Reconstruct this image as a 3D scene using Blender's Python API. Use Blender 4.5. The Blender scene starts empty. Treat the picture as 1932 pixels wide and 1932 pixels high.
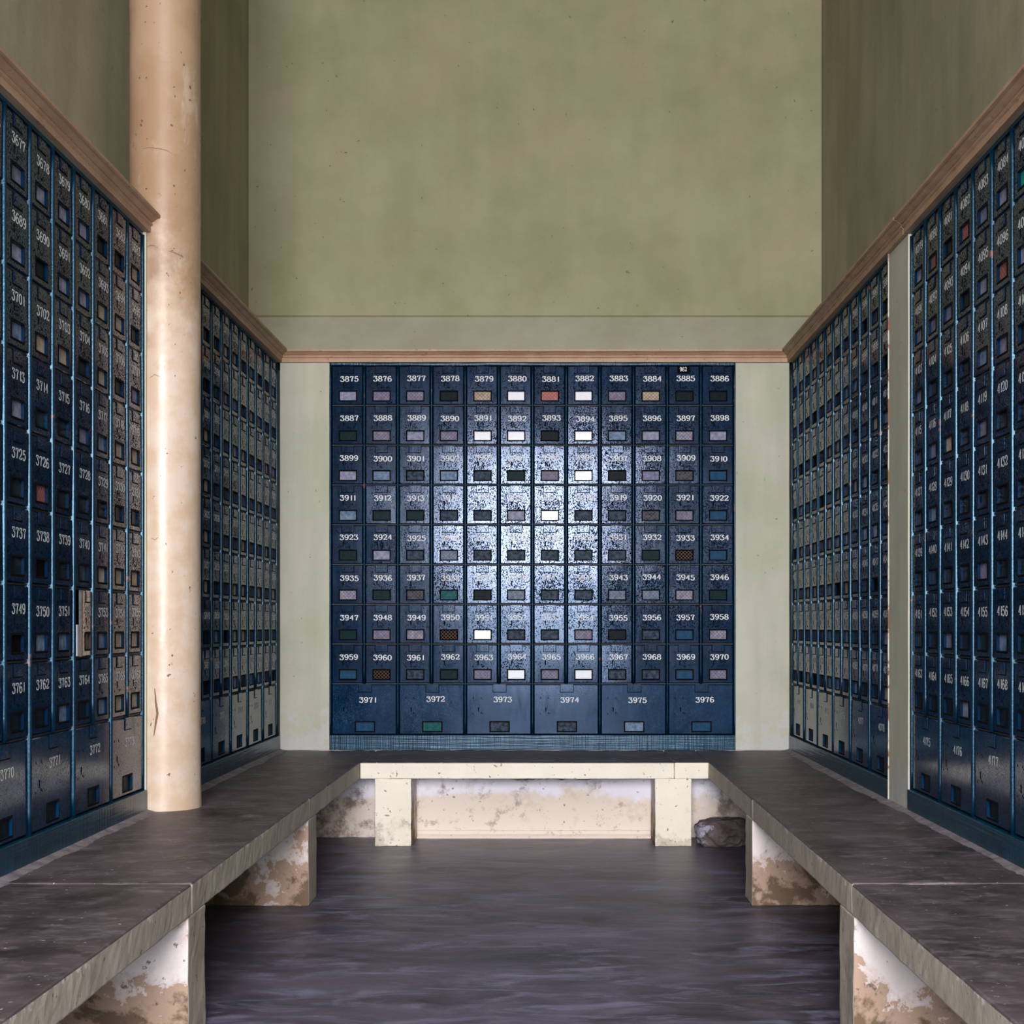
import bpy, bmesh, math, random
from mathutils import Vector, Matrix, noise

# ------------------------------------------------------------------ frame
U = 0.0025                      # one unit = one photo pixel at the back wall
DU = 2626.0                     # back wall distance in units
EYE = 381.6                     # eye height above the floor in units
ZB = EYE - 236                  # bench top
sc = bpy.context.scene
COL = sc.collection

cam_d = bpy.data.cameras.new('camera')
cam = bpy.data.objects.new('camera', cam_d); COL.objects.link(cam)
cam.location = (0, 0, EYE * U)
cam.rotation_euler = (math.radians(90), 0, 0)
cam_d.sensor_width = 36.0; cam_d.sensor_height = 36.0
cam_d.lens = 36.0 * DU / 1932.0
cam_d.shift_x = -(1035 - 966) / 1932.0
cam_d.shift_y = (1180 - 966) / 1932.0
cam_d.clip_start = 0.02
sc.camera = cam

sc.view_settings.view_transform = 'Standard'
sc.view_settings.look = 'None'
sc.view_settings.gamma = 1.0
sc.view_settings.use_curve_mapping = False
sc.view_settings.exposure = -1.38

CEIL = 6.1                      # the bay is tall and opens at the front onto a bright hall
FRONT = 0.2                    # where the bay's side walls end (m), outside the frame

def build_world():
    w = bpy.data.worlds.new('world'); sc.world = w; w.use_nodes = True
    nt = w.node_tree; nt.nodes.clear()
    out = nt.nodes.new('ShaderNodeOutputWorld'); bg = nt.nodes.new('ShaderNodeBackground')
    tc = nt.nodes.new('ShaderNodeTexCoord'); sp = nt.nodes.new('ShaderNodeSeparateXYZ')
    rp = nt.nodes.new('ShaderNodeValToRGB')
    mp = nt.nodes.new('ShaderNodeMapRange'); mp.inputs[1].default_value = -1; mp.inputs[2].default_value = 1
    nt.links.new(tc.outputs['Generated'], sp.inputs[0]); nt.links.new(sp.outputs['Z'], mp.inputs[0])
    nt.links.new(mp.outputs[0], rp.inputs[0]); nt.links.new(rp.outputs[0], bg.inputs[0]); nt.links.new(bg.outputs[0], out.inputs[0])
    e = rp.color_ramp.elements
    e[0].position = 0.0; e[0].color = (0.13, 0.12, 0.12, 1)
    e[1].position = 1.0; e[1].color = (0.55, 0.60, 0.70, 1)
    for p, c in ((0.43, (0.12, 0.11, 0.11, 1)), (0.48, (0.045, 0.048, 0.06, 1)), (0.66, (0.05, 0.055, 0.07, 1)), (0.72, (0.93, 0.95, 1.0, 1))):
        n = e.new(p); n.color = c
    bg.inputs['Strength'].default_value = 13.5
build_world()

def doorway_daylight():
    """the bright street doorway across the hall, behind the camera"""
    l = bpy.data.lights.new('street_daylight', 'AREA'); l.shape = 'RECTANGLE'
    l.size = 1.9; l.size_y = 1.6; l.energy = 1600; l.color = (1.0, 0.92, 0.93)
    o = bpy.data.objects.new('street_daylight', l); COL.objects.link(o)
    o.location = (-0.19, -3.5, 2.22)
    o.rotation_euler = (math.radians(90), 0, 0)     # emits towards +y
doorway_daylight()
def street_daylight():
    """the dimmer street ground seen through the same doorway"""
    l = bpy.data.lights.new('street_ground_light', 'AREA'); l.shape = 'RECTANGLE'
    l.size = 1.5; l.size_y = 0.95; l.energy = 260; l.color = (0.85, 0.92, 1.0)
    o = bpy.data.objects.new('street_ground_light', l); COL.objects.link(o)
    o.location = (-0.12, -3.5, 0.93); o.rotation_euler = (math.radians(90), 0, 0)
street_daylight()

# ------------------------------------------------------------------ materials
def hexlin(r, g, b):
    f = lambda v: (v / 255) / 12.92 if v / 255 <= 0.04045 else ((v / 255 + 0.055) / 1.055) ** 2.4
    return (f(r), f(g), f(b), 1)

class NT:
    def __init__(s, name):
        s.m = bpy.data.materials.new(name); s.m.use_nodes = True
        s.t = s.m.node_tree; s.b = s.t.nodes['Principled BSDF']; s._pos = None
    def n(s, typ, **kw):
        x = s.t.nodes.new(typ)
        for k, v in kw.items(): setattr(x, k, v)
        return x
    def l(s, a, b): s.t.links.new(a, b)
    def pos(s):
        if s._pos is None: s._pos = s.n('ShaderNodeNewGeometry').outputs['Position']
        return s._pos
    def objco(s): return s.n('ShaderNodeTexCoord').outputs['Object']
    def noise(s, scale, detail=4, rough=0.55, stretch=(1, 1, 1), off=(0, 0, 0), co=None, dist=0.0):
        mp = s.n('ShaderNodeMapping'); mp.inputs['Scale'].default_value = stretch; mp.inputs['Location'].default_value = off
        s.l(co or s.pos(), mp.inputs['Vector'])
        x = s.n('ShaderNodeTexNoise'); x.inputs['Scale'].default_value = scale; x.inputs['Detail'].default_value = detail
        x.inputs['Roughness'].default_value = rough; x.inputs['Distortion'].default_value = dist
        s.l(mp.outputs[0], x.inputs['Vector']); return x.outputs['Fac']
    def ramp(s, fac, *stops):
        r = s.n('ShaderNodeValToRGB'); e = r.color_ramp.elements
        while len(e) < len(stops): e.new(0.5)
        for el, (p, c) in zip(e, stops):
            el.position = p; el.color = c if not isinstance(c, (int, float)) else (c, c, c, 1)
        s.l(fac, r.inputs[0]); return r.outputs[0]
    def mix(s, fac, a, b, mode='MIX'):
        x = s.n('ShaderNodeMix', data_type='RGBA', blend_type=mode)
        for sock, v in ((x.inputs[0], fac), (x.inputs[6], a), (x.inputs[7], b)):
            if isinstance(v, (int, float, tuple)): sock.default_value = v
            else: s.l(v, sock)
        return x.outputs[2]
    def math(s, op, a, b=0.0):
        x = s.n('ShaderNodeMath', operation=op)
        for sock, v in ((x.inputs[0], a), (x.inputs[1], b)):
            if isinstance(v, (int, float)): sock.default_value = v
            else: s.l(v, sock)
        return x.outputs[0]
    def set(s, name, v):
        if isinstance(v, (int, float, tuple)): s.b.inputs[name].default_value = v
        else: s.l(v, s.b.inputs[name])
    def bump(s, h, strength=0.3, dist=0.002):
        x = s.n('ShaderNodeBump'); x.inputs['Strength'].default_value = strength; x.inputs['Distance'].default_value = dist
        s.l(h, x.inputs['Height']); s.l(x.outputs[0], s.b.inputs['Normal'])

def plain(name, c, rough=0.6, metal=0.0, coat=0.0, var=0.0, vscale=60, spec=0.5):
    k = NT(name); k.set('Roughness', rough); k.set('Metallic', metal); k.set('Coat Weight', coat); k.set('Coat Roughness', 0.08)
    k.set('Specular IOR Level', spec)
    if var:
        f = k.ramp(k.noise(vscale, 4), (0.3, 0.0), (0.7, 1.0))
        k.set('Base Color', k.mix(f, tuple(x * (1 - var) for x in c[:3]) + (1,), tuple(min(1, x * (1 + var)) for x in c[:3]) + (1,)))
    else: k.set('Base Color', c)
    return k.m

M = {}
def make_wall_paint(name, a, b, pink, streak=0.35, foot=False):
    k = NT(name)
    n1 = k.noise(2.6, 6, 0.62); n2 = k.noise(3.4, 6, 0.68, off=(3, 1, 7), dist=0.3); n3 = k.noise(7.0, 4, 0.6, stretch=(1, 1, 0.12))
    c = k.mix(k.ramp(n1, (0.35, 0.0), (0.65, 1.0)), a, b)
    c = k.mix(k.ramp(n2, (0.50, 0.0), (0.68, 0.55)), c, pink)
    if foot:
        z = k.n('ShaderNodeSeparateXYZ'); k.l(k.pos(), z.inputs[0])
        mr = k.n('ShaderNodeMapRange'); mr.inputs[1].default_value = ZB * U; mr.inputs[2].default_value = ZB * U + .28
        mr.inputs[3].default_value = .2; mr.inputs[4].default_value = -.1
        k.l(z.outputs['Z'], mr.inputs[0])
        c = k.mix(k.ramp(k.math('ADD', k.noise(14, 5, 0.7), mr.outputs[0]), (0.56, 0.0), (0.64, 0.6)), c, (0.56, 0.57, 0.60, 1))
    c = k.mix(k.ramp(n3, (0.35, streak), (0.6, 0.0)), c, tuple(x * 0.6 for x in a[:3]) + (1,))
    spots = k.ramp(k.noise(38, 3, 0.5), (0.73, 0.0), (0.765, 0.6))
    c = k.mix(spots, c, (0.05, 0.045, 0.03, 1))
    k.set('Base Color', c); k.set('Roughness', 0.75); k.set('Specular IOR Level', 0.3)
    k.bump(k.math('ADD', k.noise(45, 5), k.noise(30, 4, 0.6, stretch=(0.15, 0.15, 1))), 0.25, 0.004)
    return k.m
M['wall'] = make_wall_paint('green_distemper', (0.275, 0.280, 0.155, 1), (0.345, 0.345, 0.215, 1), (0.37, 0.315, 0.21, 1), 0.12)
M['wall_side'] = make_wall_paint('grey_green_distemper', (0.30, 0.28, 0.18, 1), (0.37, 0.345, 0.235, 1), (0.38, 0.34, 0.25, 1), 0.3)
M['pilaster'] = make_wall_paint('pale_green_paint', (0.45, 0.475, 0.36, 1), (0.54, 0.555, 0.445, 1), (0.56, 0.52, 0.42, 1), 0.25, True)
M['ledge'] = make_wall_paint('dusty_ledge_paint', (0.40, 0.40, 0.29, 1), (0.47, 0.47, 0.36, 1), (0.42, 0.37, 0.29, 1), 0.15)  # same paint as the wall, made paler: light on the slope painted in
M['ceiling'] = plain('ceiling_boards', (0.16, 0.13, 0.10, 1), 0.9, var=0.1, vscale=4)

def make_rusty_edge():
    k = NT('chipped_rusty_edge')
    c = k.mix(k.ramp(k.noise(16, 5, 0.7), (0.52, 0.0), (0.58, 1.0)), (0.44, 0.44, 0.38, 1), (0.22, 0.075, 0.025, 1))
    k.set('Base Color', c); k.set('Roughness', 0.75); return k.m
M['rust_edge'] = make_rusty_edge()
def make_cornice():
    k = NT('tan_cornice_paint')
    f = k.ramp(k.noise(9, 5), (0.35, 0.0), (0.65, 1.0))
    c = k.mix(f, (0.38, 0.235, 0.14, 1), (0.47, 0.315, 0.20, 1))
    c = k.mix(k.ramp(k.noise(60, 4), (0.62, 0.0), (0.72, 0.7)), c, (0.11, 0.07, 0.04, 1))
    k.set('Base Color', c); k.set('Roughness', 0.55); k.bump(k.noise(40, 4), 0.25, 0.003); return k.m
M['cornice'] = make_cornice()

def make_column():
    k = NT('peach_oil_paint')
    c = k.mix(k.ramp(k.noise(4.2, 5, 0.6), (0.42, 0.0), (0.58, 1.0)), (0.33, 0.215, 0.125, 1), (0.38, 0.265, 0.17, 1))
    z = k.n('ShaderNodeSeparateXYZ'); k.l(k.pos(), z.inputs[0])
    edge = k.math('ADD', z.outputs['Z'], k.math('MULTIPLY', k.math('SUBTRACT', k.noise(5, 6, 0.7, off=(2, 8, 1)), 0.5), 1.3))
    c = k.mix(k.ramp(k.math('MULTIPLY', edge, 0.25), (0.46, 1.0), (0.56, 0.0)), c, k.mix(k.ramp(k.noise(11, 5, 0.65), (0.4, 0.0), (0.6, 1.0)), (0.56, 0.42, 0.29, 1), (0.62, 0.51, 0.41, 1)))
    c = k.mix(k.ramp(k.noise(9, 5, 0.65, stretch=(1, 1, 0.4)), (0.58, 0.0), (0.66, 0.35)), c, (0.60, 0.50, 0.41, 1))
    c = k.mix(k.ramp(k.noise(46, 3, 0.5), (0.69, 0.0), (0.72, 0.9)), c, (0.10, 0.06, 0.03, 1))
    k.set('Base Color', c); k.set('Roughness', k.ramp(k.noise(14, 4), (0.3, 0.26), (0.7, 0.42)))
    k.bump(k.noise(30, 5), 0.22, 0.004); return k.m
M['column'] = make_column()
M['crack'] = plain('dark_crack', (0.20, 0.125, 0.075, 1), 0.9)

def make_door(name, c1, c2, speck=1.0):
    k = NT(name)
    n1 = k.noise(9, 5, 0.6)
    c = k.mix(k.ramp(n1, (0.3, 0.0), (0.7, 1.0)), c1, c2)
    oi = k.n('ShaderNodeObjectInfo').outputs['Random']
    sp = k.noise(260, 2, 0.6, stretch=(1, 1, 0.75))
    dens = k.noise(11, 3, 0.6, off=(5, 2, 9))
    s = k.math('ADD', sp, k.math('MULTIPLY', k.math('SUBTRACT', dens, 0.5), 0.16))
    s = k.math('ADD', s, k.math('MULTIPLY', k.math('SUBTRACT', oi, 0.5), 0.05))
    # wear gathers round the keyhole and thins out on the lower rows
    vd = k.n('ShaderNodeVectorMath', operation='DISTANCE'); k.l(k.objco(), vd.inputs[0]); vd.inputs[1].default_value = (30 * U, 0, 37 * U)
    s = k.math('ADD', s, k.ramp(vd.outputs['Value'], (0.0, 0.06), (0.05, 0.02), (0.09, -0.035)))
    zz = k.n('ShaderNodeSeparateXYZ'); k.l(k.pos(), zz.inputs[0])
    s = k.math('SUBTRACT', s, k.ramp(zz.outputs['Z'], (0.85, 0.045), (1.0, 0.0)))
    m = k.ramp(s, (0.545, 0.0), (0.575, speck))
    c = k.mix(m, c, k.mix(0.45, c, (0.001, 0.003, 0.006, 1)))
    k.set('Base Color', c)
    r = k.mix(m, k.ramp(k.noise(40, 4, 0.6, stretch=(1, 1, 0.2)), (0.3, 0.10), (0.7, 0.17)), (0.8, 0.8, 0.8, 1))
    k.set('Roughness', r)
    k.set('Specular IOR Level', k.mix(m, (0.38, 0.38, 0.38, 1), (0.06, 0.06, 0.06, 1))); k.set('Specular Tint', (0.56, 0.72, 1.0, 1))
    h = k.math('ADD', k.noise(85, 4, 0.6, stretch=(1, 1, 0.25)), k.math('MULTIPLY', m, -0.3))
    k.bump(h, 0.06, 0.002)
    return k.m
M['door'] = make_door('navy_enamel', (0.0002, 0.008, 0.024, 1), (0.0004, 0.017, 0.052, 1))
M['door_wide'] = make_door('navy_enamel_wide', (0.0002, 0.012, 0.036, 1), (0.0005, 0.026, 0.072, 1), 0.35)
M['door_bare'] = make_door('bare_brown_enamel', (0.05, 0.038, 0.028, 1), (0.11, 0.085, 0.06, 1), 0.8)  # brown reflection of the column painted in as the ajar door's colour
def make_plinth():
    k = NT('blue_brushed_paint')
    c = k.mix(k.ramp(k.noise(14, 4), (0.3, 0.0), (0.7, 1.0)), (0.001, 0.022, 0.042, 1), (0.003, 0.055, 0.095, 1))
    k.set('Base Color', c); k.set('Roughness', 0.28); k.set('Specular IOR Level', 0.4); k.set('Specular Tint', (0.66, 0.8, 1.0, 1))
    h = k.math('ADD', k.noise(170, 2, 0.5, stretch=(0.03, 0.03, 1)), k.noise(120, 2, 0.5, stretch=(1, 1, 0.04)))
    k.bump(h, 0.3, 0.004); return k.m
M['plinth'] = make_plinth()
def make_rail():
    k = NT('blue_rail_paint')
    c = k.mix(k.ramp(k.noise(30, 4), (0.3, 0.0), (0.7, 1.0)), (0.0008, 0.010, 0.023, 1), (0.0015, 0.019, 0.040, 1))
    c = k.mix(k.ramp(k.noise(12, 4, 0.6, off=(1, 4, 2)), (0.66, 0.0), (0.7, 1.0)), c, (0.16, 0.06, 0.035, 1))
    k.set('Base Color', c); k.set('Roughness', 0.28); k.set('Specular Tint', (0.42, 0.76, 1.0, 1)); k.bump(k.noise(150, 3), 0.25, 0.002); return k.m
M['rail'] = make_rail()
M['body'] = plain('dark_sheet_metal', (0.008, 0.011, 0.016, 1), 0.6)
M['black'] = plain('black_hole', (0.003, 0.003, 0.004, 1), 0.9, spec=0.1)
def make_number():
    k = NT('white_stencil_paint')
    k.set('Base Color', k.mix(k.ramp(k.noise(190, 3), (0.56, 0.0), (0.68, 0.8)), (0.70, 0.73, 0.74, 1), (0.02, 0.04, 0.07, 1)))
    k.set('Roughness', 0.6); return k.m
M['number'] = make_number()
M['card_black'] = plain('black_card', (0.004, 0.003, 0.003, 1), 0.95, spec=0.03)
M['wire'] = plain('rusty_wire', (0.10, 0.058, 0.035, 1), 0.55, 0.4)

def pane(name, c1, c2, rough, scale=55, coat=0.0, lo=0.35, hi=0.65):
    k = NT(name)
    k.set('Base Color', k.mix(k.ramp(k.noise(scale, 4, 0.6), (lo, 0.0), (hi, 1.0)), c1, c2))
    k.set('Roughness', rough); k.set('Specular IOR Level', 0.04); k.set('Coat Weight', coat); k.set('Coat Roughness', 0.06)
    k.bump(k.noise(scale * 0.9, 3), 0.06, 0.002); return k.m
PANES = {
    'W': (pane('pane_white_paper', (0.86, 0.90, 0.97, 1), (0.92, 0.95, 0.99, 1), 0.4, coat=0.6), 'bright white window'),  # sky reflected in clean glass, painted white; also serves as envelope paper
    'G': (pane('pane_grey_card', (0.15, 0.17, 0.25, 1), (0.32, 0.34, 0.46, 1), 0.4), 'pale grey window'),
    'B': (pane('pane_blue_grey', (0.06, 0.12, 0.20, 1), (0.20, 0.28, 0.40, 1), 0.35), 'blue-grey window'),
    'S': (pane('pane_slate', (0.006, 0.016, 0.028, 1), (0.06, 0.09, 0.13, 1), 0.45), 'slate-coloured window'),
    'D': (pane('pane_dark', (0.002, 0.007, 0.010, 1), (0.005, 0.014, 0.018, 1), 0.4), 'dark window'),
    'Q': (pane('pane_teal', (0.006, 0.06, 0.065, 1), (0.02, 0.12, 0.12, 1), 0.4), 'teal-painted window'),
    'E': (pane('pane_dark_green', (0.002, 0.014, 0.016, 1), (0.004, 0.026, 0.030, 1), 0.4), 'dark green window'),
    'P': (pane('pane_navy', (0.008, 0.045, 0.10, 1), (0.014, 0.07, 0.14, 1), 0.35), 'navy-painted window'),
    'T': (pane('pane_tan_card', (0.33, 0.27, 0.20, 1), (0.50, 0.43, 0.34, 1), 0.6), 'tan card window'),
    'R': (pane('pane_red_paper', (0.42, 0.12, 0.11, 1), (0.45, 0.20, 0.18, 1), 0.5), 'red paper window'),
    'L': (pane('pane_lilac_card', (0.12, 0.13, 0.21, 1), (0.24, 0.24, 0.37, 1), 0.45), 'lilac-grey window'),
    'K': (pane('pane_empty', (0.004, 0.003, 0.003, 1), (0.008, 0.006, 0.005, 1), 0.8), 'open black window'),
    'V': (pane('pane_green', (0.01, 0.22, 0.15, 1), (0.02, 0.30, 0.20, 1), 0.4), 'green window'),
}

def make_floor():
    k = NT('dark_cement_floor')
    n = k.noise(3.6, 7, 0.66, stretch=(0.5, 1.0, 1), dist=1.1); n2 = k.noise(8, 7, 0.72, stretch=(0.45, 1.4, 1), dist=0.9)
    c = k.mix(k.ramp(n, (0.33, 0.0), (0.66, 1.0)), (0.022, 0.019, 0.027, 1), (0.115, 0.10, 0.145, 1))
    c = k.mix(k.ramp(n2, (0.50, 0.0), (0.70, 0.8)), c, (0.26, 0.25, 0.37, 1))  # lavender sheen streaks painted into the cement colour
    c = k.mix(k.ramp(k.noise(5, 4, 0.6, off=(9, 3, 0)), (0.60, 0.0), (0.70, 0.5)), c, (0.10, 0.075, 0.06, 1))
    k.set('Base Color', c); k.set('Roughness', k.ramp(n2, (0.3, 0.34), (0.7, 0.55)))
    k.bump(k.noise(26, 5), 0.15, 0.003); return k.m
M['floor'] = make_floor()
def make_seat():
    k = NT('worn_dark_cement_seat')
    n = k.noise(4.5, 7, 0.68, dist=0.2); n2 = k.noise(15, 7, 0.74, stretch=(0.6, 1.15, 1))
    c = k.mix(k.ramp(n, (0.35, 0.0), (0.68, 1.0)), (0.030, 0.022, 0.022, 1), (0.112, 0.084, 0.092, 1))
    c = k.mix(k.ramp(n2, (0.52, 0.0), (0.70, 0.7)), c, (0.21, 0.185, 0.205, 1))
    c = k.mix(k.ramp(k.noise(75, 2, 0.5), (0.71, 0.0), (0.74, 0.8)), c, (0.42, 0.40, 0.42, 1))
    k.set('Base Color', c); k.set('Roughness', k.ramp(n, (0.3, 0.42), (0.7, 0.6))); k.bump(k.noise(45, 5), 0.2, 0.003); return k.m
M['seat'] = make_seat()
def make_cream(name, base, base2, dirt, plasterc, lo=0.56, hmask=None):
    k = NT(name)
    c = k.mix(k.ramp(k.noise(6, 5), (0.35, 0.0), (0.65, 1.0)), base, base2)
    z = k.n('ShaderNodeSeparateXYZ'); k.l(k.pos(), z.inputs[0])
    n = k.noise(7, 6, 0.68, off=(2, 6, 1), dist=0.3)
    if hmask:
        hm = k.n('ShaderNodeMapRange'); hm.inputs[1].default_value = 0.0; hm.inputs[2].default_value = hmask
        hm.inputs[3].default_value = 0.22; hm.inputs[4].default_value = -0.10
        k.l(z.outputs['Z'], hm.inputs[0]); n = k.math('ADD', n, hm.outputs[0])
    c = k.mix(k.ramp(n, (lo - 0.06, 0.0), (lo + 0.01, 0.35), (lo + 0.02, 0.85)), c, plasterc)
    c = k.mix(k.ramp(n, (lo + 0.09, 0.0), (lo + 0.16, 0.9)), c, dirt)
    c = k.mix(k.ramp(k.noise(48, 4, 0.6), (0.64, 0.0), (0.70, 0.8)), c, (0.10, 0.075, 0.06, 1))
    if not hmask:
        ch = k.n('ShaderNodeMapRange'); ch.inputs[1].default_value = (ZB - 12) * U; ch.inputs[2].default_value = ZB * U
        ch.inputs[3].default_value = -0.2; ch.inputs[4].default_value = 0.06
        k.l(z.outputs['Z'], ch.inputs[0])
        c = k.mix(k.ramp(k.math('ADD', k.noise(24, 4, 0.7, off=(7, 7, 7)), ch.outputs[0]), (0.55, 0.0), (0.60, 0.85)), c, (0.66, 0.63, 0.57, 1))
    k.set('Base Color', c); k.set('Roughness', 0.7); k.set('Specular IOR Level', 0.3)
    k.bump(k.math('ADD', k.noise(50, 5), k.ramp(n, (lo, 0.0), (lo + 0.02, -0.8))), 0.35, 0.004); return k.m
M['edge'] = make_cream('cream_edge_paint', (0.37, 0.325, 0.26, 1), (0.46, 0.41, 0.34, 1), (0.20, 0.17, 0.14, 1), (0.31, 0.28, 0.24, 1), 0.62)
M['edge_back'] = make_cream('cream_bench_paint', (0.82, 0.78, 0.64, 1), (0.88, 0.84, 0.71, 1), (0.34, 0.28, 0.22, 1), (0.56, 0.52, 0.42, 1), 0.66, 0.2)
M['pier'] = make_cream('peeling_pier_limewash', (0.70, 0.62, 0.60, 1), (0.78, 0.73, 0.72, 1), (0.13, 0.085, 0.05, 1), (0.36, 0.23, 0.14, 1), 0.56, 0.36)
def make_panel():
    k = NT('two_tone_limewash')
    z = k.n('ShaderNodeSeparateXYZ'); k.l(k.pos(), z.inputs[0])
    edge = k.math('ADD', z.outputs['Z'], k.math('MULTIPLY', k.math('SUBTRACT', k.noise(6, 5, 0.65), 0.5), 0.22))
    c = k.mix(k.ramp(edge, (0.175, 0.0), (0.205, 1.0)), (0.82, 0.73, 0.62, 1), (0.88, 0.88, 0.97, 1))
    c = k.mix(k.ramp(k.noise(9, 5, 0.7, off=(3, 0, 8)), (0.55, 0.0), (0.68, 0.6)), c, (0.60, 0.48, 0.40, 1))
    x = k.math('ABSOLUTE', k.math('ADD', z.outputs['X'], 0.05))
    d = k.math('ADD', k.noise(11, 6, 0.72, off=(1, 5, 2)), k.ramp(x, (0.70, 0.0), (0.95, 0.16)))
    c = k.mix(k.ramp(d, (0.56, 0.0), (0.70, 0.85)), c, (0.22, 0.155, 0.13, 1))
    c = k.mix(k.ramp(k.noise(52, 4, 0.6), (0.66, 0.0), (0.72, 0.8)), c, (0.10, 0.075, 0.06, 1))
    k.set('Base Color', c); k.set('Roughness', 0.75); k.bump(k.noise(40, 5), 0.3, 0.004); return k.m
M['panel'] = make_panel()
M['dado'] = make_cream('stained_limewash', (0.50, 0.45, 0.43, 1), (0.62, 0.58, 0.57, 1), (0.12, 0.085, 0.065, 1), (0.30, 0.22, 0.17, 1), 0.52, 0.36)
M['mortar'] = plain('pale_mortar', (0.17, 0.15, 0.165, 1), 0.8, var=0.45, vscale=25)
def make_rock():
    k = NT('brown_rock')
    c = k.mix(k.ramp(k.noise(18, 5), (0.35, 0.0), (0.65, 1.0)), (0.06, 0.045, 0.045, 1), (0.15, 0.12, 0.12, 1))
    c = k.mix(k.ramp(k.noise(9, 5, 0.65, off=(4, 4, 4)), (0.54, 0.0), (0.60, 0.8)), c, (0.36, 0.37, 0.46, 1))
    k.set('Base Color', c); k.set('Roughness', 0.85); k.bump(k.noise(45, 6), 0.7, 0.006); return k.m
M['rock'] = make_rock()

# ------------------------------------------------------------------ mesh helpers (units)
class MB:
    """collects polygons in units; build() links ONE mesh object"""
    def __init__(s): s.v = []; s.f = []; s.mi = []
    def poly(s, pts, mi=0):
        i = len(s.v); s.v += [tuple(p) for p in pts]; s.f.append(tuple(range(i, i + len(pts)))); s.mi.append(mi)
    def box(s, x0, x1, y0, y1, z0, z1, mi=0):
        i = len(s.v)
        s.v += [(x0,y0,z0),(x1,y0,z0),(x1,y1,z0),(x0,y1,z0),(x0,y0,z1),(x1,y0,z1),(x1,y1,z1),(x0,y1,z1)]
        for q in ((0,3,2,1),(4,5,6,7),(0,1,5,4),(1,2,6,5),(2,3,7,6),(3,0,4,7)):
            s.f.append(tuple(i + a for a in q)); s.mi.append(mi)
    def prism(s, pts, axis, a0, a1, mi=0):
        """closed 2-d outline extruded along axis 'x' or 'y'; outline in (other, z)"""
        n = len(pts); i = len(s.v)
        mk = (lambda p, a: (p[0], a, p[1])) if axis == 'y' else (lambda p, a: (a, p[0], p[1]))
        s.v += [mk(p, a0) for p in pts] + [mk(p, a1) for p in pts]
        for k in range(n):
            j = (k + 1) % n; s.f.append((i + k, i + j, i + n + j, i + n + k)); s.mi.append(mi)
        s.f.append(tuple(i + k for k in range(n))); s.mi.append(mi)
        s.f.append(tuple(i + n + k for k in reversed(range(n)))); s.mi.append(mi)
    def add(s, o, mat=None, mi=None):
        i = len(s.v)
        s.v += [tuple(mat @ Vector(p)) for p in o.v] if mat is not None else list(o.v)
        s.f += [tuple(a + i for a in q) for q in o.f]; s.mi += [mi if mi is not None else m for m in o.mi]
    def mesh(s, name, mats, weld=False, smooth=False):
        me = bpy.data.meshes.new(name)
        me.from_pydata([(a * U, b * U, c * U) for a, b, c in s.v], [], s.f)
        for m in mats: me.materials.append(m)
        me.polygons.foreach_set('material_index', s.mi)
        bm = bmesh.new(); bm.from_mesh(me)
        if weld: bmesh.ops.remove_doubles(bm, verts=bm.verts, dist=1e-6)
        if weld: bmesh.ops.recalc_face_normals(bm, faces=bm.faces)
        bm.to_mesh(me); bm.free()
        if smooth: me.polygons.foreach_set('use_smooth', [True] * len(me.polygons))
        me.update(); return me

def link(name, me, parent=None, loc=(0, 0, 0), rot=(0, 0, 0)):
    o = bpy.data.objects.new(name, me); COL.objects.link(o)
    o.location = loc; o.rotation_euler = rot
    if parent is not None: o.parent = parent
    return o
def tag(o, label, cat, group=None, kind=None):
    o['label'] = label; o['category'] = cat
    if group: o['group'] = group
    if kind: o['kind'] = kind
    return o
def struct(name, me):
    o = link(name, me); o['kind'] = 'structure'; return o

def roughen(me, cell, amp, seed=0, bevel=0.0, keep_planes=()):
    """cut a mesh finer, round its edges and make the surface uneven (units)"""
    bm = bmesh.new(); bm.from_mesh(me)
    if bevel:
        ed = [e for e in bm.edges if e.is_manifold and e.calc_face_angle(0) > 0.6]
        bmesh.ops.bevel(bm, geom=ed, offset=bevel * U, segments=2, affect='EDGES', profile=0.5)
    for ax in range(3):
        lo = min(v.co[ax] for v in bm.verts); hi = max(v.co[ax] for v in bm.verts)
        n = int((hi - lo) / (cell * U))
        for k in range(1, n):
            p = Vector((0, 0, 0)); p[ax] = lo + (hi - lo) * k / n
            q = Vector((0, 0, 0)); q[ax] = 1
            bmesh.ops.bisect_plane(bm, geom=bm.verts[:] + bm.edges[:] + bm.faces[:], plane_co=p, plane_no=q)
    bm.normal_update()
    sd = Vector((seed * 3.7, seed * 1.3, seed * 5.1))
    for v in bm.verts:
        a = noise.noise(v.co * 9 + sd) + 0.8 * noise.noise(v.co * 38 + sd)
        v.co += v.normal * a * amp * U
    bm.to_mesh(me); bm.free(); me.update(); return me

# ------------------------------------------------------------------ setting
XL, XR, E = -507.0, 454.6, 80.0
ZB = EYE - 236                      # bench top
ZT = EYE + 496                      # top of the boxes
ZS = EYE + 518                      # top of cornice
ZW = EYE + 603                      # slope meets upper wall
YR = FRONT / U
CU = CEIL / U

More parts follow.
